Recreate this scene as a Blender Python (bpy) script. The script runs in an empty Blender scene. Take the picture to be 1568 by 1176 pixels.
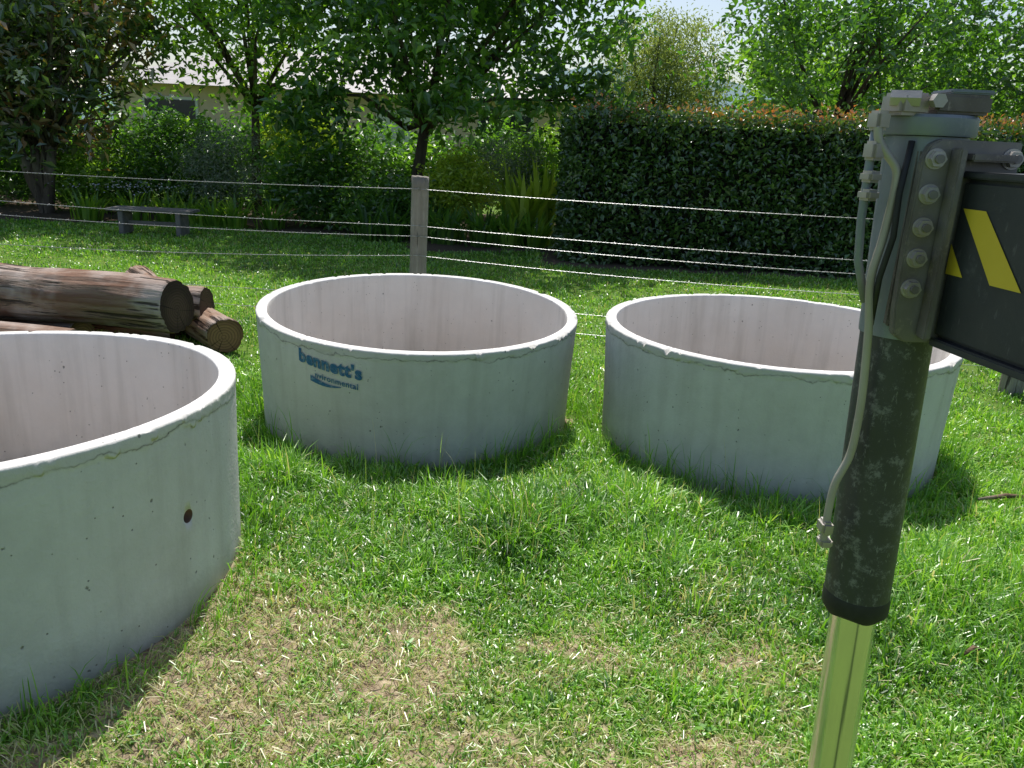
import bpy, bmesh, math, random
import numpy as np
from mathutils import Vector, Matrix, noise as mnoise
rng=np.random.default_rng(7); random.seed(7)
SC=bpy.context.scene
COL=SC.collection
# ---------------------------------------------------------------- helpers
def empty(name,loc=(0,0,0)):
    o=bpy.data.objects.new(name,None); o.location=loc; COL.objects.link(o); o.empty_display_size=.1; return o
def link(me,name,mats=(),parent=None):
    o=bpy.data.objects.new(name,me); COL.objects.link(o)
    for m in mats: me.materials.append(m)
    if parent is not None:
        bpy.context.view_layer.update()
        o.parent=parent; o.matrix_parent_inverse=parent.matrix_world.inverted()
    return o
def npmesh(name,V,F,tone=None,matidx=None,smooth=False,extra=None):
    V=np.asarray(V,dtype=np.float32);F=np.asarray(F,dtype=np.int32);k=F.shape[1]
    me=bpy.data.meshes.new(name)
    me.vertices.add(len(V)); me.vertices.foreach_set('co',V.ravel())
    me.loops.add(F.size); me.loops.foreach_set('vertex_index',F.ravel())
    me.polygons.add(len(F)); me.polygons.foreach_set('loop_start',np.arange(0,F.size,k,dtype=np.int32))
    if matidx is not None: me.polygons.foreach_set('material_index',np.asarray(matidx,dtype=np.int32))
    me.polygons.foreach_set('use_smooth',np.full(len(F),smooth))
    me.update(calc_edges=True)
    if tone is not None:
        a=me.attributes.new('tone','FLOAT','POINT'); a.data.foreach_set('value',np.asarray(tone,dtype=np.float32))
    return me
def vnoise(x,y,s,seed=0):
    x=np.asarray(x)/s;y=np.asarray(y)/s
    xi=np.floor(x).astype(int);yi=np.floor(y).astype(int);fx=x-xi;fy=y-yi
    fx=fx*fx*(3-2*fx);fy=fy*fy*(3-2*fy)
    def h(a,b):
        v=np.sin(a*127.1+b*311.7+seed*74.7)*43758.5453
        return v-np.floor(v)
    return (h(xi,yi)*(1-fx)+h(xi+1,yi)*fx)*(1-fy)+(h(xi,yi+1)*(1-fx)+h(xi+1,yi+1)*fx)*fy
# ---------------------------------------------------------------- materials
class NT:
    def __init__(s,name):
        s.m=bpy.data.materials.new(name); s.m.use_nodes=True; s.t=s.m.node_tree; s.t.nodes.clear()
        s.out=s.t.nodes.new('ShaderNodeOutputMaterial')
    def n(s,typ,ins=None,**kw):
        nd=s.t.nodes.new(typ)
        for k,v in kw.items(): setattr(nd,k,v)
        for k,v in (ins or {}).items():
            if isinstance(v,bpy.types.NodeSocket): s.t.links.new(v,nd.inputs[k])
            else: nd.inputs[k].default_value=v
        return nd
    def ramp(s,fac,stops,interp='LINEAR'):
        r=s.t.nodes.new('ShaderNodeValToRGB'); r.color_ramp.interpolation=interp
        e=r.color_ramp.elements
        while len(e)<len(stops): e.new(.5)
        for el,(p,c) in zip(e,stops):
            el.position=p; el.color=(c,c,c,1) if not isinstance(c,tuple) else (*c,1)
        s.t.links.new(fac,r.inputs['Fac']); return r.outputs['Color']
    def mix(s,f,a,b,bt='MIX'):
        nd=s.t.nodes.new('ShaderNodeMix'); nd.data_type='RGBA'; nd.blend_type=bt
        for i,v in ((0,f),(6,a),(7,b)):
            if isinstance(v,bpy.types.NodeSocket): s.t.links.new(v,nd.inputs[i])
            else: nd.inputs[i].default_value=v if i==0 else (*v,1)
        return nd.outputs[2]
    def math(s,op,a,b=0.):
        nd=s.t.nodes.new('ShaderNodeMath'); nd.operation=op
        for i,v in ((0,a),(1,b)):
            if isinstance(v,bpy.types.NodeSocket): s.t.links.new(v,nd.inputs[i])
            else: nd.inputs[i].default_value=v
        return nd.outputs[0]
    def coord(s,scale=(1,1,1),kind='Object'):
        tc=s.n('ShaderNodeTexCoord'); mp=s.n('ShaderNodeMapping',{'Vector':tc.outputs[kind],'Scale':scale}); return mp.outputs[0]
    def noise(s,vec,scale,detail=4,rough=.55):
        return s.n('ShaderNodeTexNoise',{'Vector':vec,'Scale':scale,'Detail':detail,'Roughness':rough}).outputs['Fac']
    def bsdf(s,color,rough=.7,metal=0.,bump=None,bs=.3,bd=.01,spec=.5):
        b=s.n('ShaderNodeBsdfPrincipled',{'Roughness':rough,'Metallic':metal,'Specular IOR Level':spec})
        if isinstance(color,bpy.types.NodeSocket): s.t.links.new(color,b.inputs['Base Color'])
        else: b.inputs['Base Color'].default_value=(*color,1)
        if bump is not None:
            bm=s.n('ShaderNodeBump',{'Height':bump,'Strength':bs,'Distance':bd}); s.t.links.new(bm.outputs[0],b.inputs['Normal'])
        s.t.links.new(b.outputs[0],s.out.inputs[0]); return b
def leafmat(name,stops,trans=.45,rough=.45,gloss=.06,tgain=(1.25,1.35,.5)):
    s=NT(name); a=s.n('ShaderNodeAttribute',attribute_name='tone')
    c=s.ramp(a.outputs['Fac'],stops)
    tc=s.mix(1.,c,tgain,'MULTIPLY')
    d=s.n('ShaderNodeBsdfDiffuse',{'Color':c}); t=s.n('ShaderNodeBsdfTranslucent',{'Color':tc})
    g=s.n('ShaderNodeBsdfGlossy',{'Roughness':rough,'Color':(1,1,1,1)})
    m=s.n('ShaderNodeMixShader',{0:trans,1:d.outputs[0],2:t.outputs[0]})
    m2=s.n('ShaderNodeMixShader',{0:gloss,1:m.outputs[0],2:g.outputs[0]})
    s.t.links.new(m2.outputs[0],s.out.inputs[0]); return s.m
RH=.627
def mat_concrete(name,base=(.60,.595,.55),warm=(.51,.50,.455)):
    s=NT(name); v=s.coord()
    oi=s.n('ShaderNodeObjectInfo').outputs['Random']
    ofs=s.n('ShaderNodeCombineXYZ',{0:s.math('MULTIPLY',oi,31.),1:s.math('MULTIPLY',oi,17.),2:0.}).outputs[0]
    vv=s.n('ShaderNodeVectorMath',{0:v,1:ofs},operation='ADD').outputs[0]
    sp=s.n('ShaderNodeSeparateXYZ',{0:v}); sx=sp.outputs[2]
    rad=s.math('SQRT',s.math('ADD',s.math('POWER',sp.outputs[0],2.),s.math('POWER',sp.outputs[1],2.)))
    n1=s.noise(vv,2.2,5); n2=s.noise(vv,14,6,.65); n3=s.noise(vv,90,3)
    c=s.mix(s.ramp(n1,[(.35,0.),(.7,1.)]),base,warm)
    inner=s.mix(s.ramp(n1,[(.35,0.),(.7,1.)]),(.87,.845,.80),(.77,.725,.67))  # pinkish inner wall, lightened in colour to stand in for bounced light
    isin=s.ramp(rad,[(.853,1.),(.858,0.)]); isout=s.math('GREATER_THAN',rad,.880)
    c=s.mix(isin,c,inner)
    c=s.mix(s.math('MULTIPLY',s.ramp(n2,[(.35,0.),(.75,1.)]),.35),c,(.73,.72,.68))
    top=s.math('MULTIPLY',s.math('GREATER_THAN',sx,RH-.006),.75); c=s.mix(top,c,(.82,.80,.76))  # rim top painted paler so it reads as sunlit
    vs=s.n('ShaderNodeVectorMath',{0:vv,1:(9,9,.7)},operation='MULTIPLY').outputs[0]; st=s.noise(vs,1.5,4)
    c=s.mix(s.math('MULTIPLY',s.ramp(st,[(.48,0.),(.78,1.)]),.38),c,(.38,.36,.31))
    nl=s.noise(vv,6.,5,.6)
    lz=s.math('ADD',s.math('SUBTRACT',sx,RH-.036),s.math('MULTIPLY',s.math('SUBTRACT',nl,.5),.11))
    line=s.math('MULTIPLY',s.ramp(s.math('ABSOLUTE',lz),[(.0,1.),(.005,0.)]),isout)
    above=s.math('MULTIPLY',s.math('GREATER_THAN',lz,0.),isout)
    c=s.mix(s.math('MULTIPLY',above,.35),c,(.48,.46,.42))
    c=s.mix(s.math('MULTIPLY',line,s.ramp(n2,[(.34,.1),(.55,.85)])),c,(.18,.17,.15))
    vo=s.n('ShaderNodeTexVoronoi',{'Vector':s.n('ShaderNodeVectorMath',{0:vv,1:(1,1,.75)},operation='MULTIPLY').outputs[0],'Scale':19.,'Randomness':1.}) 
    sel=s.math('GREATER_THAN',s.n('ShaderNodeSeparateColor',{0:vo.outputs['Color']}).outputs[0],.62)
    dd=s.math('ADD',vo.outputs['Distance'],s.math('MULTIPLY',s.math('SUBTRACT',n3,.5),.24))
    hole=s.math('MULTIPLY',s.ramp(dd,[(.05,1.),(.09,0.)]),sel)
    vo2=s.n('ShaderNodeTexVoronoi',{'Vector':vv,'Scale':46.,'Randomness':1.})
    sel2=s.math('GREATER_THAN',s.n('ShaderNodeSeparateColor',{0:vo2.outputs['Color']}).outputs[1],.84)
    hole2=s.math('MULTIPLY',s.ramp(vo2.outputs['Distance'],[(.08,1.),(.15,0.)]),sel2)
    hole=s.math('MAXIMUM',hole,hole2)
    c=s.mix(s.math('MULTIPLY',hole,.7),c,(.11,.10,.085))
    dz=s.math('ADD',sx,s.math('MULTIPLY',n2,.10))
    dirt=s.ramp(dz,[(.03,1.),(.17,0.)])
    c=s.mix(s.math('MULTIPLY',dirt,.45),c,(.22,.19,.13))
    h=s.math('SUBTRACT',s.math('ADD',s.math('MULTIPLY',n2,.8),s.math('MULTIPLY',n3,.45)),s.math('MULTIPLY',hole,1.4))
    h=s.math('ADD',h,s.math('MULTIPLY',above,.5))
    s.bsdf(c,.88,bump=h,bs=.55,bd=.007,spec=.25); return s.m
def mat_wood(name,a,b,dark,axis=2,sc=1.,ck=.38):
    s=NT(name); scl=[22*sc]*3; scl[axis]=1.4*sc
    v=s.coord(tuple(scl)); n=s.noise(v,1.,6,.65); v2=s.coord(); n2=s.noise(v2,3.*sc,4)
    c=s.mix(s.ramp(n,[(.35,0.),(.62,1.)]),a,b); c=s.mix(s.ramp(n2,[(.47,0.),(.62,.85)]),c,s.mix(n,dark,tuple(x*1.4 for x in dark)))
    cr=s.ramp(n,[(ck,1.),(ck+.06,0.)]); c=s.mix(s.math('MULTIPLY',cr,.85),c,(.02,.015,.012))
    s.bsdf(c,.9,bump=s.math('SUBTRACT',n,s.math('MULTIPLY',cr,.5)),bs=1.,bd=.03*sc,spec=.15); return s.m
def mat_logend(name,base,dark):
    s=NT(name); v=s.coord(); sp=s.n('ShaderNodeSeparateXYZ',{0:v})
    r=s.math('SQRT',s.math('ADD',s.math('POWER',sp.outputs[0],2.),s.math('POWER',sp.outputs[1],2.)))
    w=s.math('SINE',s.math('MULTIPLY',s.math('ADD',r,s.math('MULTIPLY',s.noise(v,6.),.02)),330.))
    c=s.mix(s.ramp(w,[(.2,0.),(1.,.6)]),base,dark)
    an=s.n('ShaderNodeMath',{0:sp.outputs[1],1:sp.outputs[0]},operation='ARCTAN2').outputs[0]
    cb=s.n('ShaderNodeCombineXYZ',{0:an}).outputs[0]
    cr=s.ramp(s.noise(cb,4.,3),[(.36,1.),(.42,0.)]); c=s.mix(cr,c,(.015,.012,.01))
    edge=s.ramp(r,[(.08,0.),(.14,.8)]); c=s.mix(edge,c,dark)
    s.bsdf(c,.9,bump=w,bs=.3,bd=.003,spec=.2); return s.m
def mat_metal(name,base,worn,rough=.5,metal=.3,scratch=.6,scale=26.,dark=(.02,.02,.02),th=.58):
    s=NT(name); v=s.coord(); n=s.noise(v,scale,8,.8); n2=s.noise(v,5.,4)
    vs=s.coord((1,1,.3)); n3=s.noise(vs,150.,3,.7)
    c=s.mix(s.ramp(n2,[(.35,0.),(.7,1.)]),base,dark)
    c=s.mix(s.math('MULTIPLY',s.ramp(n,[(th,0.),(th+.10,1.)]),scratch*.7),c,worn)
    c=s.mix(s.math('MULTIPLY',s.ramp(n3,[(.62,0.),(.72,1.)]),scratch*.8),c,worn)
    rr=s.ramp(n,[(.3,rough-.1),(.7,min(1.,rough+.2))])
    b=s.bsdf(c,.5,metal,bump=n,bs=.25,bd=.002); s.t.links.new(rr,b.inputs['Roughness']); return s.m
def mat_plain(name,c,rough=.7,metal=0.,var=.25,scale=12.):
    s=NT(name); v=s.coord(); n=s.noise(v,scale,5)
    d=tuple(x*(1-var) for x in c); l=tuple(min(1,x*(1+var)) for x in c)
    s.bsdf(s.mix(s.ramp(n,[(.3,0.),(.7,1.)]),d,l),rough,metal,bump=n,bs=.15,bd=.003); return s.m

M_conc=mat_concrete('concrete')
M_post=mat_wood('weathered_post_wood',(.40,.37,.32),(.25,.225,.19),(.19,.17,.145),ck=.34)
M_log=mat_wood('log_bark',(.36,.265,.205),(.19,.105,.07),(.40,.34,.30),sc=.75,ck=.40)
M_log2=mat_wood('log_bark_red',(.27,.14,.085),(.33,.24,.18),(.34,.28,.24),sc=.75,ck=.40)
M_end=mat_logend('log_end',(.28,.17,.09),(.08,.045,.03))
M_end2=mat_logend('log_end_dark',(.10,.065,.045),(.04,.028,.02))
M_wire=mat_plain('galvanised_wire',(.50,.50,.50),.4,.7,.1)
M_trunk=mat_wood('tree_bark',(.16,.13,.10),(.08,.065,.05),(.20,.18,.15),sc=.7)
def mat_ground():
    s=NT('grass_soil'); v=s.coord(kind='Object')
    a=s.n('ShaderNodeAttribute',attribute_name='tone').outputs['Fac']
    n=s.noise(v,35,6,.7); n2=s.noise(v,1.3,4); n4=s.noise(v,9.,5,.7)
    g=s.mix(s.ramp(n,[(.3,0.),(.7,1.)]),(.055,.105,.018),(.15,.26,.04))
    g=s.mix(s.math('MULTIPLY',n2,.4),g,(.17,.24,.05))
    st=s.mix(s.ramp(n,[(.35,0.),(.65,1.)]),(.15,.10,.065),(.52,.42,.29))
    f=s.math('ADD',s.math('ADD',a,s.math('MULTIPLY',s.math('SUBTRACT',n,.5),.8)),s.math('MULTIPLY',s.math('SUBTRACT',n4,.5),1.2))
    c=s.mix(s.ramp(f,[(.30,0.),(.56,1.)]),g,st)
    b=s.n('ShaderNodeAttribute',attribute_name='bed').outputs['Fac']
    c=s.mix(s.ramp(b,[(.4,0.),(.6,1.)]),c,s.mix(n,(.06,.045,.032),(.20,.15,.11)))
    s.bsdf(c,.95,bump=n,bs=.6,bd=.02,spec=.1); return s.m
M_ground=mat_ground()
G=[(0.,(.055,.145,.013)),(.35,(.165,.40,.030)),(.62,(.30,.59,.060)),(.82,(.46,.69,.13)),(.90,(.57,.55,.25)),(1.,(.72,.64,.43))]
M_grass=leafmat('grass_blades',G,.47,.38,.07,(1.2,1.2,.6))
# ---------------------------------------------------------------- rings data
RINGS=[((-1.798,2.322,.060),(-.0191,.0326)),((-.556,4.518,-.058),(.0171,-.0443)),((1.401,4.209,-.014),(-.0085,-.0066))]
# ---------------------------------------------------------------- ground
def strawf(x,y):
    g=lambda cx,cy,sx,sy,a:a*np.exp(-((x-cx)/sx)**2-((y-cy)/sy)**2)
    p=g(-.05,2.08,.58,.18,.84)+g(-.88,2.05,.28,.36,.85)+g(-.3,1.7,.85,.30,.52)+g(.75,2.15,.3,.5,.18)+g(-1.2,1.55,.4,.25,.5)+g(.9,3.2,.15,.3,.2)+g(.45,4.6,.15,.3,.3)+g(.3,1.62,.35,.12,.3)
    p=p+((vnoise(x,y,.24,3)-.55)*1.0+(vnoise(x,y,.09,5)-.5)*.7)*(p>.08)
    for (c,_) in RINGS: p=p+1.0/(1+np.exp((np.hypot(x-c[0],y-c[1])-.83)/.02))  # pale straw floor added inside rings to bounce light onto their walls
    return np.clip(p,0,1)
def bedf(x,y):
    e=12.3+.5*np.sin(x*.9)+.25*np.sin(x*2.3+1)
    e=np.where(x>-1.6,11.2+.3*np.sin(x*1.7),e); e=np.where(x>.3,10.1,e)
    return np.clip((y-e)*2+.5,0,1)*(y<17)
def gz(x,y):
    z=(vnoise(x,y,.6,11)-.5)*.03+(vnoise(x,y,.2,12)-.5)*.012
    z=z+.080/(1+np.exp((np.hypot(x+1.798,y-2.322)-1.20)/.09))-.082/(1+np.exp((np.hypot(x+.556,y-4.45)-1.15)/.10))-.030/(1+np.exp((np.hypot(x-1.4,y-4.2)-1.15)/.10))
    return z
xs=np.concatenate([[-900,-400,-150,-60,-30,-20,-15,-12,-9,-7],np.arange(-6,6.01,.06),[7,9,12,15,20,30,60,150,400,900]])
ys=np.concatenate([[-60,-20,-8,-3,-1,0],np.arange(.4,8,.06),np.arange(8,18,.25),[20,25,35,60,120,300,900]])
X,Y=np.meshgrid(xs,ys); Z=gz(X,Y)*(np.abs(X)<6.5)*(Y<14)*(Y>0)
V=np.stack([X.ravel(),Y.ravel(),Z.ravel()],1); nx,ny=len(xs),len(ys)
I=np.arange(nx*ny).reshape(ny,nx); F=np.stack([I[:-1,:-1].ravel(),I[:-1,1:].ravel(),I[1:,1:].ravel(),I[1:,:-1].ravel()],1)
me=npmesh('ground',V,F,strawf(V[:,0],V[:,1]),smooth=True)
a=me.attributes.new('bed','FLOAT','POINT'); a.data.foreach_set('value',bedf(V[:,0],V[:,1]).astype(np.float32))
link(me,'ground',[M_ground])
# ---------------------------------------------------------------- grass
def blades(px,py,L,w,lean,ldir,tone,z0=None,fold=.6):
    n=len(px); z0=gz(px,py)-.005 if z0 is None else z0
    wa=ldir+math.pi/2+rng.normal(0,fold,n)
    wx,wy=np.cos(wa)*w/2,np.sin(wa)*w/2
    dx,dy=np.cos(ldir),np.sin(ldir)
    P=np.stack([px,py,z0],1); ang=lean*.35; segs=[.4,.35,.25]
    pts=[P]
    for i,sg in enumerate(segs):
        a_=np.clip(ang,0,2.2)
        P=P+np.stack([dx*np.sin(a_),dy*np.sin(a_),np.cos(a_)],1)*(L*sg)[:,None]
        pts.append(P); ang=ang+lean*.75
    W=np.stack([wx,wy,np.zeros(n)],1)
    V=np.zeros((n,7,3))
    V[:,0]=pts[0]-W;V[:,1]=pts[0]+W;V[:,2]=pts[1]-W*.9;V[:,3]=pts[1]+W*.9;V[:,4]=pts[2]-W*.65;V[:,5]=pts[2]+W*.65;V[:,6]=pts[3]
    V[:,:,2]=np.maximum(V[:,:,2],z0[:,None])
    b=(np.arange(n)*7)[:,None]
    T=np.array([[0,1,3],[0,3,2],[2,3,5],[2,5,4],[4,5,6]])
    F=(b[:,:,None]+T[None]).reshape(-1,3)
    t=np.repeat(tone,7)
    return V.reshape(-1,3),F,t
def ringdist(px,py):
    d=np.full(len(px),9.)
    for (c,_) in RINGS: d=np.minimum(d,np.hypot(px-c[0],py-c[1])-.885)
    return d
def lush(x,y):
    g=lambda cx,cy,sx,sy:np.exp(-((x-cx)/sx)**2-((y-cy)/sy)**2)
    return np.clip(.66+.65*g(.1,3.0,1.2,.55)+.40*g(1.9,2.6,1.,.7)+.4*g(-.9,3.2,.35,.4)-.22*g(-.3,1.8,1.2,.35),.3,1.4)
def grassfield(ntuft,per,y0,y1,pw,Lr,wr,spread,margin=.9,far=False,big=False):
    u=rng.random(ntuft*4); yy=(y0**pw+u*(y1**pw-y0**pw))**(1/pw)
    xx=(rng.random(len(yy))*2-1)*(.70*yy+margin)
    keep=(ringdist(xx,yy)>.0)&(bedf(xx,yy)<.5)
    st=strawf(xx,yy); keep&=rng.random(len(xx))>st*.90
    if big: keep&=(vnoise(xx,yy,.35,31)>.45)&(rng.random(len(xx))<lush(xx,yy)*.8)
    xx,yy=xx[keep][:ntuft],yy[keep][:ntuft]
    hl=vnoise(xx,yy,.32,2); lu=lush(xx,yy) if not far else np.ones(len(xx))
    tl=(.45+1.0*hl**1.3*rng.random(len(xx))**.5)*lu; tt=rng.normal(0,.15,len(xx)); wind=rng.uniform(0,6.28,len(xx))
    px=np.repeat(xx,per)+rng.normal(0,spread,len(xx)*per); py=np.repeat(yy,per)+rng.normal(0,spread,len(xx)*per)
    n=len(px); off=np.arctan2(py-np.repeat(yy,per),px-np.repeat(xx,per))
    d=ringdist(px,py); ok=d>.012
    L=rng.uniform(Lr[0],Lr[1],n)*np.repeat(tl,per)*(1-.5*strawf(px,py))
    w=rng.uniform(wr[0],wr[1],n)*(1+.10*py)
    lean=np.abs(rng.normal(.85,.5,n)); ld=off+rng.normal(0,.7,n)
    tone=.43+np.repeat(tt,per)+rng.normal(0,.15,n)+.34*(vnoise(px,py,.9,4)-.5)+.25*(vnoise(px,py,.3,14)-.5)
    tone=np.clip(tone,0,.82); dry=rng.random(n)<(.06+.4*strawf(px,py)); tone=np.where(dry,rng.uniform(.85,1,n),tone)
    m=ok
    return blades(px[m],py[m],L[m],w[m],lean[m],ld[m],tone[m])
parts=[grassfield(10500,16,1.05,4.2,1.3,(.05,.13),(.0030,.0060),.028),
       grassfield(1500,24,1.2,5.,1.5,(.10,.175),(.0038,.0070),.032,big=True),
       grassfield(7500,14,4.0,8.,1.6,(.06,.15),(.0036,.0065),.04),
       grassfield(7000,9,7.8,13.,1.8,(.03,.08),(.005,.009),.07,far=True)]
n=36000; px=rng.uniform(-1.9,1.5,n);py=rng.uniform(1.15,2.9,n); k=(rng.random(n)<strawf(px,py)*1.2+.08)&(ringdist(px,py)>.02)
px,py=px[k],py[k];n=len(px)
parts.append(blades(px,py,rng.uniform(.03,.10,n),rng.uniform(.0018,.0042,n),rng.uniform(1.4,2.6,n),rng.uniform(0,6.28,n),np.where(rng.random(n)<.64,rng.uniform(.86,1,n),rng.uniform(.2,.7,n)),z0=gz(px,py)+.002))
n=4600; ri=rng.integers(0,3,n); an=rng.uniform(0,6.28,n); cl=vnoise(an*4,ri*7.,.5,9); k=cl>.52; ri,an,cl=ri[k],an[k],cl[k];n=len(ri)
cx=np.array([r[0][0] for r in RINGS])[ri];cy=np.array([r[0][1] for r in RINGS])[ri]; rr=.9+rng.uniform(.0,.13,n)
sc_=np.where(ri==0,.6,1.)*(.5+cl*.8)
parts.append(blades(cx+rr*np.cos(an),cy+rr*np.sin(an),rng.uniform(.08,.25,n)*sc_,rng.uniform(.003,.006,n),np.abs(rng.normal(.55,.35,n)),an+rng.normal(0,1.,n),np.clip(rng.normal(.4,.14,n),0,.8)))
n=60; px=rng.uniform(-1.2,2.4,n);py=rng.uniform(2.6,3.6,n);k=ringdist(px,py)>.03;px,py=px[k],py[k];n=len(px)
parts.append(blades(px,py,rng.uniform(.2,.34,n),np.full(n,.0025),rng.uniform(.1,.5,n),rng.uniform(0,6.28,n),rng.uniform(.8,.98,n)))
nw=14; wx=rng.uniform(-1.4,1.9,nw); wy=rng.uniform(1.3,3.2,nw); k=ringdist(wx,wy)>.1; wx,wy=wx[k],wy[k]
px=np.repeat(wx,9)+rng.normal(0,.006,len(wx)*9);py=np.repeat(wy,9)+rng.normal(0,.006,len(wx)*9);n=len(px)
parts.append(blades(px,py,rng.uniform(.03,.06,n),rng.uniform(.010,.018,n),rng.uniform(.9,1.5,n),np.tile(np.arange(9)*.698,len(wx))+rng.normal(0,.2,n),rng.uniform(.3,.55,n),fold=.1))
off=0;VV=[];FF=[];TT=[]
for v,f,t in parts: VV.append(v);FF.append(f+off);TT.append(t);off+=len(v)
link(npmesh('grass',np.concatenate(VV),np.concatenate(FF),np.concatenate(TT)),'grass',[M_grass])
# ---------------------------------------------------------------- concrete rings
def make_ring(i,hole=None):
    (cx,cy,cz),(a,b)=RINGS[i]
    prof=[(.880,-.08),(.885,.2),(.892,.4),(.8985,RH-.08),(.8995,RH-.006),(.897,RH-.001),(.894,RH),(.868,RH+.001),(.850,RH),(.846,RH-.002),(.844,RH-.007),(.842,RH-.2),(.838,.2),(.836,-.08)]
    P=[]
    for k in range(len(prof)-1):
        (r0,z0),(r1,z1)=prof[k],prof[k+1]; st=.007 if (min(z0,z1)>RH-.09 and r0>.88) else .03; m=max(1,int(abs(z1-z0)/st))
        for q in range(m): P.append((r0+(r1-r0)*q/m,z0+(z1-z0)*q/m))
    P.append(prof[-1]); n=560; bm=bmesh.new(); rows=[]
    for k in range(n):
        t=2*math.pi*k/n; row=[]
        for (r,z) in P:
            rr,zz=r,z
            p=Vector((math.cos(t)*r,math.sin(t)*r,z+i*9.3))
            if z>RH-.03:
                q=mnoise.noise(p*12)*.5+mnoise.noise(p*45)*.5
                if r>.88: 
                    rr+=q*.0032; zz-=max(0,q-.15)*.07
                elif r<.855: rr-=q*.0015; zz-=max(0,q-.25)*.02
                else: zz+=q*.0018
            lip=.040+.028*mnoise.noise(Vector((math.cos(t)*5,math.sin(t)*5,i*3.)))+.014*mnoise.noise(Vector((math.cos(t)*22,math.sin(t)*22,i)))
            if r>.885 and z>RH-.085 and z<RH-.0005:
                rr+=.0030*max(0,min(1,(z-(RH-lip))/.006))
            rr+=.0018*mnoise.noise(p*2.5)
            row.append(bm.verts.new((math.cos(t)*rr,math.sin(t)*rr,zz)))
        rows.append(row)
    m=len(P)
    for k in range(n):
        a0,a1=rows[k],rows[(k+1)%n]
        for j in range(m): 
            f=bm.faces.new((a0[j],a1[j],a1[(j+1)%m],a0[(j+1)%m])); f.smooth=True
    bmesh.ops.recalc_face_normals(bm,faces=bm.faces)
    me=bpy.data.meshes.new('concrete_ring'); bm.to_mesh(me); bm.free()
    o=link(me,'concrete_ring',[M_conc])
    z=Vector((a,b,1)).normalized(); o.rotation_mode='QUATERNION'; o.rotation_quaternion=Vector((0,0,1)).rotation_difference(z)
    o.location=(cx,cy,cz)
    if hole:
        an,hz=hole
        bpy.ops.mesh.primitive_cylinder_add(radius=.021,depth=.3,vertices=32,location=(.865*math.cos(an),.865*math.sin(an),hz),rotation=(0,math.pi/2,an))
        c=bpy.context.object; bpy.context.view_layer.update()
        mw=o.matrix_world.copy(); c.matrix_world=mw@c.matrix_world
        c.data.materials.append(mat_plain('hole_rim',(.16,.10,.06),.9))
        md=o.modifiers.new('b','BOOLEAN'); md.object=c; md.operation='DIFFERENCE'; md.solver='EXACT'; md.material_mode='TRANSFER'
        bpy.context.view_layer.update()
        dg=bpy.context.evaluated_depsgraph_get(); nm=bpy.data.meshes.new_from_object(o.evaluated_get(dg)); o.modifiers.clear(); o.data=nm
        bpy.data.objects.remove(c)
    return o
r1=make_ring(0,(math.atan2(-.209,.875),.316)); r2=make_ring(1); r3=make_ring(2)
def stencil(body,size,an0,z0,ring,slope=0.,ofs=.0):
    cu=bpy.data.curves.new('t','FONT'); cu.body=body; cu.size=size; cu.align_x='CENTER'; cu.resolution_u=4; cu.offset=ofs; cu.space_character=1.08
    to=bpy.data.objects.new('t',cu); COL.objects.link(to); bpy.context.view_layer.update()
    me=bpy.data.meshes.new_from_object(to.evaluated_get(bpy.context.evaluated_depsgraph_get())); bpy.data.objects.remove(to)
    bm=bmesh.new(); bm.from_mesh(me); bmesh.ops.triangulate(bm,faces=bm.faces); bmesh.ops.subdivide_edges(bm,edges=[e for e in bm.edges if e.calc_length()>.012],cuts=2,use_grid_fill=False); bmesh.ops.triangulate(bm,faces=bm.faces)
    for v in bm.verts:
        x,y=v.co.x,v.co.y; t=an0+x/.9; zz=z0+y+slope*x; R=.8974+.007*min(1,(zz-.4)/.15)
        v.co=Vector((R*math.cos(t),R*math.sin(t),zz))
    bm.to_mesh(me); bm.free(); return me
s=NT('stencil_paint'); v=s.coord(); nn=s.noise(v,60,5)
c=s.mix(s.ramp(nn,[(.48,0.),(.66,1.)]),(.02,.12,.25),(.16,.26,.34)); s.bsdf(c,.7)
an=math.atan2(-.838,-.33)
for body,sz,dz,ofs,nm,da in (("bennett's",.090,.0,.0042,'stencil_lettering',0),("nvironmental",.042,-.060,.0009,'stencil_lettering_small',.045)):
    me=stencil(body,sz,an+da-.01,.496+dz,r2,-.10,ofs); o=bpy.data.objects.new(nm,me); COL.objects.link(o); me.materials.append(s.m); o.parent=r2
bm=bmesh.new(); prev=None
for k in range(15):
    u=k/14; t=an-.13+u*.2; zc=.439-.012*math.sin(u*3.1)-.016*u; w=.012*(1-u)+.0015
    a_=bm.verts.new((.9004*math.cos(t),.9004*math.sin(t),zc-w)); b_=bm.verts.new((.9004*math.cos(t),.9004*math.sin(t),zc+w*1.2))
    if prev: bm.faces.new((prev[0],a_,b_,prev[1]))
    prev=(a_,b_)
me=bpy.data.meshes.new('stencil_swoosh'); bm.to_mesh(me); bm.free(); me.materials.append(s.m); o=bpy.data.objects.new('stencil_swoosh',me); COL.objects.link(o); o.parent=r2
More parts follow.
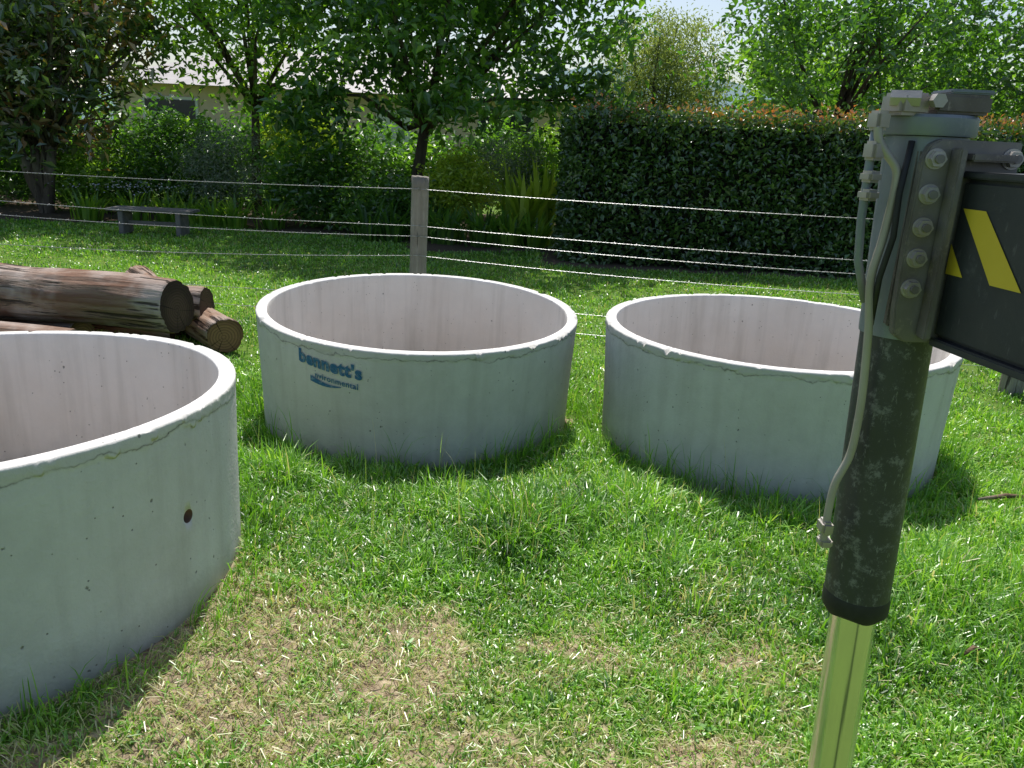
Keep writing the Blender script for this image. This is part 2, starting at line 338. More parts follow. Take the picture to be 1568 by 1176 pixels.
# ---------------------------------------------------------------- generic parts
def tube_mesh(pts,rad,seg=10,cap=True):
    pts=[Vector(p) for p in pts]; n=len(pts)
    if not hasattr(rad,'__len__'): rad=[rad]*n
    V=[];F=[]; up=Vector((0,0,1)); prevu=None
    for i,p in enumerate(pts):
        d=(pts[min(i+1,n-1)]-pts[max(i-1,0)]).normalized()
        if prevu is None:
            u=d.cross(up); u=u.normalized() if u.length>1e-3 else Vector((1,0,0))
        else: u=(prevu-d*prevu.dot(d)).normalized()
        prevu=u; w=d.cross(u)
        for k in range(seg):
            t=2*math.pi*k/seg; V.append(p+(u*math.cos(t)+w*math.sin(t))*rad[i])
    for i in range(n-1):
        for k in range(seg):
            F.append((i*seg+k,i*seg+(k+1)%seg,(i+1)*seg+(k+1)%seg,(i+1)*seg+k))
    if cap: F.append(tuple(range(seg))[::-1]); F.append(tuple((n-1)*seg+k for k in range(seg)))
    return [tuple(v) for v in V],F
def tube(name,pts,rad,mat,parent=None,seg=12,smooth=True):
    V,F=tube_mesh(pts,rad,seg); me=bpy.data.meshes.new(name); me.from_pydata(V,[],F)
    for p in me.polygons: p.use_smooth=smooth and len(p.vertices)==4
    return link(me,name,[mat],parent)
def merge(name,lst,mat,parent=None,smooth=True):
    V=[];F=[]
    for v,f in lst:
        b=len(V); V+=v; F+=[tuple(i+b for i in q) for q in f]
    me=bpy.data.meshes.new(name); me.from_pydata(V,[],F)
    for p in me.polygons: p.use_smooth=smooth and len(p.vertices)==4
    return link(me,name,[mat],parent)
def box(name,c,size,mat,parent=None,rz=0.,bev=.003,rx=0.,ry=0.):
    bm=bmesh.new(); bmesh.ops.create_cube(bm,size=1)
    for v in bm.verts: v.co=Vector((v.co.x*size[0],v.co.y*size[1],v.co.z*size[2]))
    if bev: bmesh.ops.bevel(bm,geom=bm.edges[:],offset=bev,segments=2,affect='EDGES')
    me=bpy.data.meshes.new(name); bm.to_mesh(me); bm.free()
    o=link(me,name,[mat]); o.location=c; o.rotation_euler=(rx,ry,rz)
    if parent: bpy.context.view_layer.update(); o.parent=parent; o.matrix_parent_inverse=parent.matrix_world.inverted()
    return o
# ---------------------------------------------------------------- fence
fence=empty('wire_fence',(-.74,5.95,0))
def fy(x): return 5.95-.174*(x+.74)
def post(x,name,h=1.2,w=.125):
    bm=bmesh.new(); nz=24; rows=[]
    for j in range(nz+1):
        z=-.3+(h+.3)*j/nz; row=[]
        for k in range(20):
            t=2*math.pi*k/20; q=6.; rr=(abs(math.cos(t))**q+abs(math.sin(t))**q)**(-1/q)*w/2
            rr*=1+.06*mnoise.noise(Vector((math.cos(t)*1.5,math.sin(t)*1.5,z*2+x)))
            zz=z+(0.012*mnoise.noise(Vector((math.cos(t)*2,math.sin(t)*2,x))) if j==nz else 0)
            row.append(bm.verts.new((math.cos(t)*rr,math.sin(t)*rr,zz)))
        rows.append(row)
    for j in range(nz):
        for k in range(20): bm.faces.new((rows[j][k],rows[j][(k+1)%20],rows[j+1][(k+1)%20],rows[j+1][k])).smooth=True
    c=bm.verts.new((0,0,h+.004))
    for k in range(20): bm.faces.new((rows[nz][k],rows[nz][(k+1)%20],c))
    me=bpy.data.meshes.new(name); bm.to_mesh(me); bm.free(); o=link(me,name,[M_post]); o.location=(x,fy(x),0); o.rotation_euler=(.0,.012 if x<0 else .01,.15)
    bpy.context.view_layer.update(); o.parent=fence; o.matrix_parent_inverse=fence.matrix_world.inverted()
for x,nm in ((-.75,'post_1'),(3.40,'post_2'),(-5.0,'post_3'),(7.6,'post_4')): post(x,nm,1.22 if x==-.75 else 1.18)
wl=[]
hts={-9.3:(1.10,.87,.75,.48,.33,.18),-5.0:(1.09,.87,.755,.50,.335,.18),-.74:(1.137,.875,.80,.66,.36,.19),3.40:(1.13,.86,.77,.64,.37,.2),7.6:(1.12,.86,.77,.63,.37,.2)}
kx=sorted(hts)
for w in range(6):
    for a_,b_ in zip(kx[:-1],kx[1:]):
        L=b_-a_; n=int(L/.03); A=[];B=[]
        for i in range(n+1):
            u=i/n; x=a_+L*u; z=hts[a_][w]*(1-u)+hts[b_][w]*u-.035*4*u*(1-u)*(.6+.2*w%1); y=fy(x)-.07; ph=x*2*math.pi/.11+w
            A.append((x,y+.0020*math.cos(ph),z+.0020*math.sin(ph))); B.append((x,y-.0020*math.cos(ph),z-.0020*math.sin(ph)))
            if i%5==2: 
                q=.013; t=random.random()*3
                wl.append(tube_mesh([(x-.004,y-math.cos(t)*q,z-math.sin(t)*q),(x+.004,y+math.cos(t)*q,z+math.sin(t)*q)],.0011,3))
        wl.append(tube_mesh(A,.0012,4)); wl.append(tube_mesh(B,.0012,4))
merge('wires',wl,M_wire,fence)
# ---------------------------------------------------------------- logs
logs=empty('log_pile',(-3.,5.7,0))
def log(a,b,r,mside,mend,name,seed):
    a,b=Vector(a),Vector(b); L=(b-a).length; bm=bmesh.new(); nz=90; ns=64; rows=[]
    for j in range(nz+1):
        z=L*j/nz; row=[]
        for k in range(ns):
            t=2*math.pi*k/ns; p=Vector((math.cos(t)*1.2,math.sin(t)*1.2,z*1.2+seed))
            fl=mnoise.noise(Vector((math.cos(t)*9,math.sin(t)*9,z*1.1+seed)))
            rr=r*(1+.12*mnoise.noise(p)+.05*mnoise.noise(p*3.3)+.05*mnoise.noise(Vector((math.cos(t)*5,math.sin(t)*5,z*.8+seed)))-.09*max(0,fl-.15))
            if j in(0,nz): rr*=.96
            row.append(bm.verts.new((math.cos(t)*rr+.03*math.sin(z*1.3+seed),math.sin(t)*rr,z+(0.02*math.cos(t+seed) if j in (0,) else 0))))
        rows.append(row)
    for j in range(nz):
        for k in range(ns): bm.faces.new((rows[j][k],rows[j][(k+1)%ns],rows[j+1][(k+1)%ns],rows[j+1][k])).smooth=True
    for j,s_ in ((0,-1),(nz,1)):
        c=bm.verts.new((.03*math.sin(L*j/nz*1.3+seed),0,L*j/nz-.004*s_))
        for k in range(ns):
            q=(rows[j][k],rows[j][(k+1)%ns],c); f=bm.faces.new(q if s_>0 else q[::-1]); f.material_index=1
    me=bpy.data.meshes.new(name); bm.to_mesh(me); bm.free(); o=link(me,name,[mside,mend]); o.location=a
    o.rotation_mode='QUATERNION'; o.rotation_quaternion=Vector((0,0,1)).rotation_difference((b-a).normalized())
    bpy.context.view_layer.update(); o.parent=logs; o.matrix_parent_inverse=logs.matrix_world.inverted()
log((-2.23,5.14,.33),(-5.6,5.66,.36),.180,M_log,M_end2,'log_1',1.)
log((-2.22,5.62,.29),(-5.8,6.15,.30),.14,M_log2,M_end2,'log_2',5.)
log((-2.00,5.32,.115),(-3.5,7.3,.13),.125,M_log2,M_end,'log_3',9.)
log((-2.80,4.90,.10),(-5.6,5.16,.12),.12,M_log,M_end,'log_4',13.)
log((-2.5,5.75,.08),(-5.8,6.35,.10),.13,M_log2,M_end,'log_5',17.)
log((-3.0,5.33,.05),(-5.8,5.8,.08),.12,M_log2,M_end,'log_6',21.)
# ---------------------------------------------------------------- foliage
def leafquads(P,size,elong=1.8,up=.5,droop=.0,sizevar=.35,azim=None):
    n=len(P); N=rng.normal(0,1,(n,3)); N[:,2]=np.abs(N[:,2])+up; N/=np.linalg.norm(N,axis=1)[:,None]
    D=rng.normal(0,1,(n,3)); D[:,2]-=droop; D-=N*(D*N).sum(1)[:,None]; D/=np.linalg.norm(D,axis=1)[:,None]
    S=np.cross(N,D); s=size*(1+rng.uniform(-sizevar,sizevar,n))[:,None]
    V=np.zeros((n,4,3)); V[:,0]=P; V[:,1]=P+D*s*.45+S*s/elong*.5+N*s*.10; V[:,2]=P+D*s-N*s*.12; V[:,3]=P+D*s*.45-S*s/elong*.5+N*s*.10
    F=np.arange(n*4).reshape(n,4); return V.reshape(-1,3),F
def crown_pts(c,r,nclump,per,sig,bottom=-1.,bias=.45,lobes=0.):
    c=np.array(c);r=np.array(r); d=rng.normal(0,1,(nclump*3,3)); d/=np.linalg.norm(d,axis=1)[:,None]
    rad=rng.random(len(d))**bias
    lo=1+lobes*np.sin(d[:,0]*5+c[0])*np.cos(d[:,2]*6+c[1])
    d=d*(rad*lo)[:,None]; d=d[d[:,2]>bottom][:nclump]
    C=c+d*r; cs=sig*rng.uniform(.6,1.35,len(C))
    P=np.repeat(C,per,0)+rng.normal(0,1,(len(C)*per,3))*np.repeat(cs,per)[:,None]*np.array([1,1,.75])
    tone=np.clip(np.repeat(rng.uniform(.0,1.,len(C)),per)*.6+rng.random(len(P))*.4,0,1)
    return P,tone,C
def foliage(name,P,tone,size,mat,parent=None,**kw):
    V,F=leafquads(P,size,**kw); return link(npmesh(name,V,F,np.repeat(tone,4)),name,[mat],parent)
GD=[(0.,(.028,.075,.016)),(.5,(.080,.20,.030)),(.85,(.17,.34,.045)),(1.,(.28,.45,.07))]
M_leafD=leafmat('leaf_dark_green',GD,.48,.4,.08,(1.6,1.7,.5))
M_leafF=leafmat('leaf_fresh_green',[(0.,(.07,.16,.025)),(.5,(.18,.36,.045)),(1.,(.35,.53,.075))],.52,.45,.05,(1.4,1.4,.5))
M_leafM=leafmat('leaf_magnolia',[(0.,(.035,.075,.02)),(.55,(.09,.17,.04)),(.68,(.15,.17,.05)),(.8,(.27,.15,.06)),(1.,(.40,.24,.10))],.32,.3,.12,(1.4,1.4,.5))
M_leafH=leafmat('leaf_hedge',[(0.,(.018,.055,.012)),(.6,(.065,.15,.028)),(.88,(.13,.25,.045)),(.93,(.34,.24,.08)),(1.,(.58,.21,.09))],.3,.35,.09,(1.5,1.3,.5))
M_leafP=leafmat('leaf_pale_green',[(0.,(.15,.22,.07)),(1.,(.38,.45,.17))],.5,.5,.04,(1.3,1.3,.6))
M_leafY=leafmat('leaf_lime',[(0.,(.22,.36,.03)),(1.,(.56,.66,.08))],.5,.45,.05,(1.3,1.3,.5))
M_leafG=leafmat('leaf_grey_green',[(0.,(.12,.17,.12)),(1.,(.34,.40,.29))],.3,.5,.05,(1.1,1.2,.8))
def tree(name,base,h,trad,c,r,nclump,per,sig,size,mat,bottom=-.8,trunks=1,bias=.45,extra=None,**kw):
    root=empty(name,base); P,t,C=crown_pts(c,r,nclump,per,sig,bottom,bias,.12); b=Vector(base); lst=[]
    if extra:
        for (c2,r2_,nc2) in extra:
            P2,t2,C2=crown_pts(c2,r2_,nc2,per,sig,-1,.4,.1); P=np.concatenate([P,P2]);t=np.concatenate([t,t2]); lst.append(tube_mesh([Vector((b.x,b.y,h)),Vector((b.x,b.y,h)).lerp(Vector(c2),.5)+Vector((0,0,.25)),Vector(c2)],[trad*.4,trad*.25,.01],6))
    for k in range(trunks):
        bb=b+Vector((random.uniform(-.12,.12),random.uniform(-.1,.1),-.1)) if trunks>1 else b-Vector((0,0,.1))
        top=Vector((b.x+(c[0]-b.x)*.4+(random.uniform(-.6,.6) if trunks>1 else 0),b.y,h))
        m=(bb+top)/2+Vector((random.uniform(-.08,.08),0,0)); lst.append(tube_mesh([bb,bb+(m-bb)*.1,m,top],[trad*1.35,trad,trad*.85,trad*.7],10))
        for q in range(11 if trunks==1 else 5):
            e=Vector(C[random.randrange(len(C))]); mid=top.lerp(e,.5)+Vector((random.uniform(-.15,.15),random.uniform(-.15,.15),.12))
            lst.append(tube_mesh([top-Vector((0,0,.05)),mid,e],[trad*.5,trad*.27,.012],7))
            for z in range(3):
                e2=Vector(C[random.randrange(len(C))])
                if (e2-mid).length<1.6: lst.append(tube_mesh([mid,mid.lerp(e2,.5)+Vector((0,0,.06)),e2],[trad*.22,trad*.12,.008],5))
    merge('trunk_and_limbs',lst,M_trunk,root); foliage('crown_leaves',P,t,size,mat,root,**kw); return root
tree('magnolia_tree',(-7.9,13.4,0),1.1,.10,(-7.9,13.3,2.8),(2.1,1.9,2.1),220,40,.20,.18,M_leafM,-.95,5,elong=2.2,up=.2)
tree('garden_tree',(-4.75,14.6,0),1.9,.09,(-4.6,14.3,4.1),(2.1,2.1,2.4),230,44,.23,.14,M_leafF,-.9,1,elong=2.,up=.3,droop=.5)
tree('shade_tree',(-1.9,13.6,0),1.6,.12,(-1.2,13.1,4.15),(3.2,2.5,2.7),510,44,.23,.15,M_leafD,-.9,1,elong=1.9,up=.3,droop=.5,extra=[((-3.1,12.2,2.0),(.5,.4,.6),18),((.9,12.6,2.1),(.9,.5,.5),20)])
tree('pale_willow_tree',(2.9,18.5,0),1.5,.10,(2.9,18.5,2.9),(1.4,1.3,1.4),190,80,.22,.09,M_leafP,-1,1,elong=3,up=.1,droop=1.)
tree('orchard_tree',(5.2,14.6,0),1.8,.10,(5.5,14.3,3.3),(2.6,2.,1.75),205,48,.22,.12,M_leafD,-.9,1,elong=1.8,up=.3,droop=.3)
tree('orchard_tree',(9.3,14.2,0),1.8,.10,(9.1,14.0,3.2),(2.4,2.,1.9),190,48,.22,.12,M_leafD,-.9,1,elong=1.8,up=.3,droop=.3)
def mass(name,items,size,mat,**kw):
    PP=[];TT=[]
    for (c,r,nc,per,sig) in items:
        P,t,_=crown_pts(c,r,nc,per,sig,-.9,.35,.15); PP.append(P);TT.append(t)
    P=np.concatenate(PP);t=np.concatenate(TT);k=P[:,2]>.02
    return foliage(name,P[k],t[k],size,mat,None,**kw)
it=[((x+random.uniform(-.4,.4),16.6+random.uniform(-.5,.8),.7+random.uniform(0,.25)),(1.1,.8,.75+random.uniform(0,.5)),55,45,.2) for x in np.arange(-14,1.5,1.25)]
mass('background_shrubbery',it,.13,M_leafD)
it=[((x+random.uniform(-1,1),27+random.uniform(-2,4),2.3),(2.4,1.5,2.6+random.uniform(-.4,1.2)),75,48,.4) for x in (-22,-19,-15,8.5,12,15.5,19,23)]
it+=[((x,20.5,2.6),(1.5,1.2,2.0),50,45,.33) for x in (6.8,9.8,12.8)]
mass('distant_trees',it,.22,M_leafF)
it=[((x+random.uniform(-.4,.4),16.8+random.uniform(-.3,.6),1.1),(1.2,.8,1.2),50,45,.2) for x in (5.2,7.2,9.3,11.5,13.5)]
mass('background_shrubbery',it,.13,M_leafF)
def shrub(name,c,r,nc,per,sig,size,mat,**kw):
    P,t,_=crown_pts(c,r,nc,per,sig,-.9,.35,.15);k=P[:,2]>.02; return foliage(name,P[k],t[k],size,mat,None,**kw)
shrub('camellia_shrub',(-5.9,14.2,.75),(1.3,.7,.8),110,60,.17,.10,M_leafD)
shrub('camellia_shrub',(-3.1,13.3,.65),(1.05,.7,.75),110,60,.16,.10,M_leafD)
shrub('camellia_shrub',(-9.4,14.4,.9),(1.2,.8,1.),100,60,.18,.11,M_leafD)
shrub('lime_shrub',(-3.95,14.9,1.15),(.65,.5,.75),80,60,.13,.08,M_leafY)
shrub('lime_shrub',(-.95,12.5,.85),(.5,.45,.45),90,60,.12,.07,M_leafY)
shrub('lavender_shrub',(-4.9,13.5,.85),(.7,.5,.65),80,60,.13,.06,M_leafG,elong=4,up=0)
shrub('lavender_shrub',(-.3,13.4,1.05),(.6,.5,.6),80,60,.13,.06,M_leafG,elong=4,up=0)
shrub('camellia_shrub',(-1.95,12.6,.35),(.9,.5,.45),90,60,.13,.09,M_leafD)
shrub('camellia_shrub',(.3,14.0,.9),(1.0,.7,.85),100,60,.16,.09,M_leafF)
shrub('garden_shrub',(-7.2,13.9,.5),(.9,.6,.6),80,60,.16,.09,M_leafF)
def straps(name,cs,n,L,w,mat,lean=(.2,1.2),tone=(.2,.9)):
    VV=[];FF=[];TT=[];o=0
    for (x,y) in cs:
        px=x+rng.normal(0,.10,n);py=y+rng.normal(0,.08,n);ld=np.arctan2(py-y,px-x)+rng.normal(0,.4,n)
        v,f,t=blades(px,py,rng.uniform(L*.6,L,n),np.full(n,w)*rng.uniform(.7,1.1,n),rng.uniform(*lean,n),ld,rng.uniform(*tone,n),z0=np.zeros(n),fold=.25)
        VV.append(v);FF.append(f+o);TT.append(t);o+=len(v)
    return link(npmesh(name,np.concatenate(VV),np.concatenate(FF),np.concatenate(TT)),name,[mat])
straps('agapanthus_plants',[(-2.3+.42*i+random.uniform(-.1,.1),12.0-.05*i+random.uniform(-.2,.2)) for i in range(6)],60,.75,.045,M_leafD)
straps('agapanthus_plants',[(-1.0+.42*i+random.uniform(-.1,.1),11.6+random.uniform(-.2,.3)) for i in range(4)],60,.7,.05,M_leafF)
straps('clivia_plants',[(-6.6+.45*i+random.uniform(-.1,.1),12.7+random.uniform(-.2,.3)) for i in range(7)],55,.6,.05,M_leafF)
straps('cycad_plant',[(.05,12.0),(.3,12.1)],46,1.35,.12,M_leafY,(.05,.55),(.0,.8))
fl=leafmat('flower_petals',[(0.,(.45,.50,.75)),(.5,(.6,.55,.8)),(1.,(.75,.75,.8))],.3)
P=np.array([(-6.0,12.5,.55)])+rng.normal(0,1,(160,3))*np.array([.5,.2,.05]); foliage('agapanthus_flowers',P,rng.random(160),.035,fl)
fw=leafmat('white_petals',[(0.,(.8,.8,.76)),(1.,(.8,.8,.78))],.2)
P=np.concatenate([np.array(c)+rng.normal(0,.03,(26,3)) for c in ((-6.95,11.6,2.02),(-7.5,11.8,2.9),(-8.2,11.5,2.4))]); foliage('magnolia_flowers',P,rng.random(len(P)),.08,fw)
# ---------------------------------------------------------------- hedge
def hedge():
    root=empty('clipped_hedge',(.6,10.5,0)); x0,x1=.62,11.5
    def front(x): return 10.52-.055*(x-.6)
    top=1.88; D=1.25
    def pts(n,kind):
        x=rng.uniform(x0,x1,n)
        if kind=='f': y=front(x)+rng.normal(0,.06,n)+.05*(vnoise(x,x*0,.7)-.5); z=rng.uniform(.02,top,n); y+=.16*(vnoise(x,z,.25,8)-.5)
        if kind=='b': y=front(x)+D+rng.normal(0,.05,n); z=rng.uniform(.02,top,n)
        if kind=='t': y=front(x)+rng.uniform(0,D,n); z=top+rng.normal(0,.03,n)+.05*(vnoise(x,y,.4,3)-.5)
        if kind=='l': x=x0+rng.normal(0,.05,n); y=front(x)+rng.uniform(0,D,n); z=rng.uniform(.02,top,n)
        if kind=='r': x=x1+rng.normal(0,.05,n); y=front(x)+rng.uniform(0,D,n); z=rng.uniform(.02,top,n)
        return np.stack([x,y,z],1)
    P=np.concatenate([pts(34000,'f'),pts(7000,'b'),pts(9000,'t'),pts(4500,'l'),pts(2000,'r')]); t=np.clip(rng.beta(2,2.2,len(P))+.5*(vnoise(P[:,0],P[:,2],.4,21)-.5),0,.88)
    foliage('leaves',P,t,.075,M_leafH,root,elong=1.7,up=.1)
    n=9000; x=rng.uniform(x0,x1,n); k=vnoise(x,x*0,.25,6)+rng.random(n)*.5>.45; x=x[k];n=len(x); y=front(x)+rng.uniform(-.03,D,n); z=top-.05+rng.random(n)**2*.20*(.5+vnoise(x,y,.3,2))
    foliage('new_growth',np.stack([x,y,z],1),np.where(rng.random(n)<.65,rng.uniform(.9,1,n),rng.uniform(.5,.9,n)),.06,M_leafH,root,elong=2,up=-.2,droop=-.8)
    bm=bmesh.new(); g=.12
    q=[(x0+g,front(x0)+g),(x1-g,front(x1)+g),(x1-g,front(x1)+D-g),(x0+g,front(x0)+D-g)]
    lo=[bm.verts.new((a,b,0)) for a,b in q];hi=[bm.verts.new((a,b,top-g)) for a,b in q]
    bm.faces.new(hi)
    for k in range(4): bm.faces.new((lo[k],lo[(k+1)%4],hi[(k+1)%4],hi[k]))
    me=bpy.data.meshes.new('dark_core'); bm.to_mesh(me); bm.free(); link(me,'dark_core',[mat_plain('core_shade_dark',(.012,.014,.008),1.,0,.6,40.)],root)  # solid box coloured near-black to stand for shade inside the hedge
hedge()
# ---------------------------------------------------------------- bench
bench=empty('garden_bench',(-5.2,11.35,0)); MB=mat_wood('bench_wood',(.30,.28,.26),(.19,.175,.16),(.16,.15,.14),axis=0,sc=.6,ck=.3)
for k in range(3): box('slat_%d'%(k+1),(-5.15,11.22+k*.125,.335+.002*k),(1.18,.112,.035),MB,bench,bev=.006)
for k,x in enumerate((-5.55,-4.75)): 
    box('leg_%d'%(k+1),(x,11.33,.155),(.07,.30,.31),MB,bench,bev=.006)
box('stretcher',(-5.15,11.34,.15),(.728,.04,.05),MB,bench,bev=.004)
# ---------------------------------------------------------------- house and hills
M_ren=mat_plain('render_wall',(.72,.55,.43),.9,0,.08,3.); M_roof=mat_plain('roof_iron',(.38,.35,.34),.6,.0,.15,4.); M_gl=mat_plain('window_glass',(.03,.04,.05),.1,0,.1); M_tr=mat_plain('white_trim',(.75,.74,.72),.6,0,.05)
def house(name,cx,cy,w,d,h,rh):
    root=empty(name,(cx,cy,0)); box('walls',(cx,cy,h/2),(w,d,h),M_ren,root,bev=0)
    bm=bmesh.new(); e=.5; a=[(cx-w/2-e,cy-d/2-e,h-.1),(cx+w/2+e,cy-d/2-e,h-.1),(cx+w/2+e,cy+d/2+e,h-.1),(cx-w/2-e,cy+d/2+e,h-.1)]
    v=[bm.verts.new(p) for p in a]; r=[bm.verts.new((cx-w/2+d*.4,cy,h+rh)),bm.verts.new((cx+w/2-d*.4,cy,h+rh))]
    bm.faces.new((v[0],v[1],r[1],r[0]));bm.faces.new((v[2],v[3],r[0],r[1]));bm.faces.new((v[3],v[0],r[0]));bm.faces.new((v[1],v[2],r[1]));bm.faces.new(v[::-1])
    me=bpy.data.meshes.new('roof');bm.to_mesh(me);bm.free();link(me,'roof',[M_roof],root)
    n=max(2,int(w/3))
    for k in range(n):
        x=cx-w/2+(k+.5)*w/n
        if k==n//2: box('door',(x,cy-d/2-.02,1.05),(.95,.08,2.1),M_tr,root,bev=.01)
        else:
            box('window_frame_%d'%k,(x,cy-d/2-.02,1.55),(1.5,.08,1.3),M_tr,root,bev=.01); box('window_%d'%k,(x,cy-d/2-.05,1.55),(1.34,.06,1.14),M_gl,root,bev=0)
house('rendered_house',-5.,25.5,12.,6.,2.6,1.1)
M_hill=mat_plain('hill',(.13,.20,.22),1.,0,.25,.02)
hx=np.linspace(-900,900,121); prof=38+14*np.sin(hx*.006+1)+8*np.sin(hx*.017)+5*vnoise(hx,hx*0,25); V=[];F=[]
for i,x in enumerate(hx): V+=[(x,620,-3),(x,700,prof[i]),(x,860,-3)]
for i in range(120): F+=[(3*i,3*i+3,3*i+4,3*i+1),(3*i+1,3*i+4,3*i+5,3*i+2)]
link(npmesh('hills',V,F,smooth=True),'hills',[M_hill])
# ---------------------------------------------------------------- outrigger jack leg
def AX(z,dx=0,dy=0): return (.6316-.0363*z+dx,1.2+dy,z)
M_blk=mat_metal('worn_black_paint',(.060,.062,.064),(.32,.32,.31),.42,.15,.75,42.,(.032,.034,.036),th=.53)
M_gry=mat_metal('grey_machine_paint',(.26,.29,.33),(.44,.44,.43),.42,.2,.35,30.,(.16,.18,.205))
M_flg=mat_metal('grimy_flange',(.26,.245,.23),(.42,.36,.30),.45,.35,.55,30.,(.10,.075,.06),th=.54)
M_bm=mat_metal('beam_paint',(.050,.052,.056),(.17,.17,.17),.42,.1,.4,24.,(.028,.030,.033))
M_bolt=mat_metal('zinc_bolt',(.50,.48,.45),(.62,.60,.55),.4,.6,.4,60.,(.34,.28,.23))
M_rub=mat_plain('black_rubber',(.015,.015,.015),.6,0,.4,40.)
M_yel=mat_metal('yellow_paint',(.76,.56,.04),(.50,.38,.08),.5,0.,.3,30.,(.66,.48,.03))
s=NT('chrome'); v=s.coord((1,1,.3)); nn=s.noise(v,40,4); s.bsdf(s.mix(nn,(.76,.70,.88),(.93,.88,.98)),.16,1.); M_chr=s.m
leg=empty('outrigger_jack_leg',AX(0))
def lathe(name,prof,mat,seg=56,smooth=True,cap=True,jag=None):
    V,F=[],[]
    for (r,z) in prof:
        c=AX(z)
        for k in range(seg):
            t=2*math.pi*k/seg; zz=z+(jag(t) if jag and z==prof[0][1] else 0); V.append((c[0]+r*math.cos(t),c[1]+r*math.sin(t),zz))
    for i in range(len(prof)-1):
        for k in range(seg): F.append((i*seg+k,i*seg+(k+1)%seg,(i+1)*seg+(k+1)%seg,(i+1)*seg+k))
    F.append(tuple(range(seg))[::-1]); F.append(tuple((len(prof)-1)*seg+k for k in range(seg)))
    me=bpy.data.meshes.new(name); me.from_pydata(V,[],F)
    for p in me.polygons: p.use_smooth=len(p.vertices)==4 and smooth
    o=link(me,name,[mat],leg); md=o.modifiers.new('e','EDGE_SPLIT'); md.split_angle=math.radians(35); return o
lathe('outer_tube',[(.0515,.785),(.052,.790),(.052,1.25)],M_blk)
lathe('upper_tube',[(.0545,1.2505),(.055,1.255),(.055,1.537)],M_gry)
lathe('rubber_wiper',[(.050,.768),(.0532,.773),(.0538,.783),(.0532,.797),(.0522,.802)],M_rub,jag=lambda t:.003*math.sin(5*t))
lathe('chrome_rod',[(.0365,.02),(.0365,.79)],M_chr)
lathe('foot_pad',[(.15,.0),(.15,.012),(.13,.022),(.05,.03),(.045,.06)],M_blk)
lathe('top_collar',[(.061,1.538),(.063,1.541),(.063,1.562),(.060,1.566)],M_gry)
cx=AX(1.58)[0]
box('cap_block',(cx+.020,1.185,1.580),(.075,.075,.026),M_flg,leg,bev=.004); box('cap_plate',(cx+.030,1.18,1.5965),(.060,.06,.006),M_gry,leg,bev=.002)
box('port_block',(cx-.048,1.175,1.578),(.046,.05,.030),M_bolt,leg,bev=.005,rz=.2); tube('port_fitting',[(cx-.075,1.165,1.585),(cx-.040,1.150,1.585)],.0115,M_bolt,leg,6,False)
tube('cap_bolt',[(cx-.018,1.14,1.583),(cx-.018,1.155,1.583)],.010,M_bolt,leg,6,False)
bm=bmesh.new(); out=[(.549,1.262),(.545,1.30),(.543,1.40),(.545,1.505),(.552,1.526),(.565,1.534),(.676,1.534),(.676,1.27),(.66,1.253),(.566,1.251)]
vf=[bm.verts.new((x,1.134,z)) for x,z in out]; vb=[bm.verts.new((x,1.150,z)) for x,z in out]; bm.faces.new(vf); bm.faces.new(vb[::-1])
for k in range(len(out)): bm.faces.new((vf[k],vb[k],vb[(k+1)%len(out)],vf[(k+1)%len(out)]))
bmesh.ops.recalc_face_normals(bm,faces=bm.faces); bmesh.ops.bevel(bm,geom=bm.edges[:],offset=.002,segments=2,affect='EDGES')
me=bpy.data.meshes.new('flange_plate'); bm.to_mesh(me); bm.free(); link(me,'flange_plate',[M_flg],leg)
box('flange_rib',(.5855,1.120,1.392),(.010,.026,.262),M_flg,leg,bev=.002); box('flange_top_rib',(.628,1.120,1.512),(.060,.026,.010),M_flg,leg,bev=.002)
box('saddle_block',(.600,1.163,1.395),(.11,.024,.25),M_flg,leg,bev=.003)
for k,(x,z) in enumerate([(.561,1.508),(.561,1.461),(.561,1.416),(.561,1.373),(.561,1.330),(.664,1.512),(.664,1.30)]):
    tube('washer_%d'%k,[(x,1.1345,z),(x,1.131,z)],.0138,M_bolt,leg,20); tube('bolt_head_%d'%k,[(x,1.131,z),(x,1.1225,z)],[.0118,.0112],M_bolt,leg,6,False)
    tube('bolt_end_%d'%k,[(x,1.1225,z),(x,1.118,z)],.006,M_flg,leg,12)
p0=Vector((.604,1.133,0));dirv=Vector((.165,-1,0)).normalized(); nrm=Vector((dirv.y,-dirv.x,0))
if nrm.x>0: nrm=-nrm
rz=math.atan2(dirv.y,dirv.x); Lb=1.9; Wb=.15
def bbox(name,s0,s1,w0,w1,z0,z1,mat,bev=.003):
    c=p0+dirv*((s0+s1)/2)-nrm*((w0+w1)/2); return box(name,(c.x,c.y,(z0+z1)/2),(s1-s0,w1-w0,z1-z0),mat,leg,rz,bev)
bbox('outrigger_beam',.001,Lb,0,Wb,1.262,1.484,M_bm,.006)
bbox('beam_top_flange',.004,Lb-.002,-.006,Wb+.006,1.4845,1.494,M_bm,.002)
bbox('beam_bottom_flange',.004,Lb-.002,-.006,Wb+.006,1.250,1.2615,M_bm,.002)
def sp(Y,z,e=.0015):
    sd=(1.133-Y)/-dirv.y if dirv.y else 0; p=p0+dirv*abs(sd)+nrm*e; return (p.x,p.y,z)
bm=bmesh.new(); bm.faces.new([bm.verts.new(sp(*q)) for q in ((1.1285,1.396),(1.1285,1.354),(1.094,1.354))])
for k in range(9):
    o=-.112*k
    bm.faces.new([bm.verts.new(sp(*q)) for q in ((1.119+o,1.445),(1.042+o,1.353),(.988+o,1.353),(1.076+o,1.445))])
me=bpy.data.meshes.new('hazard_stripes'); bm.to_mesh(me); bm.free(); link(me,'hazard_stripes',[M_yel],leg)
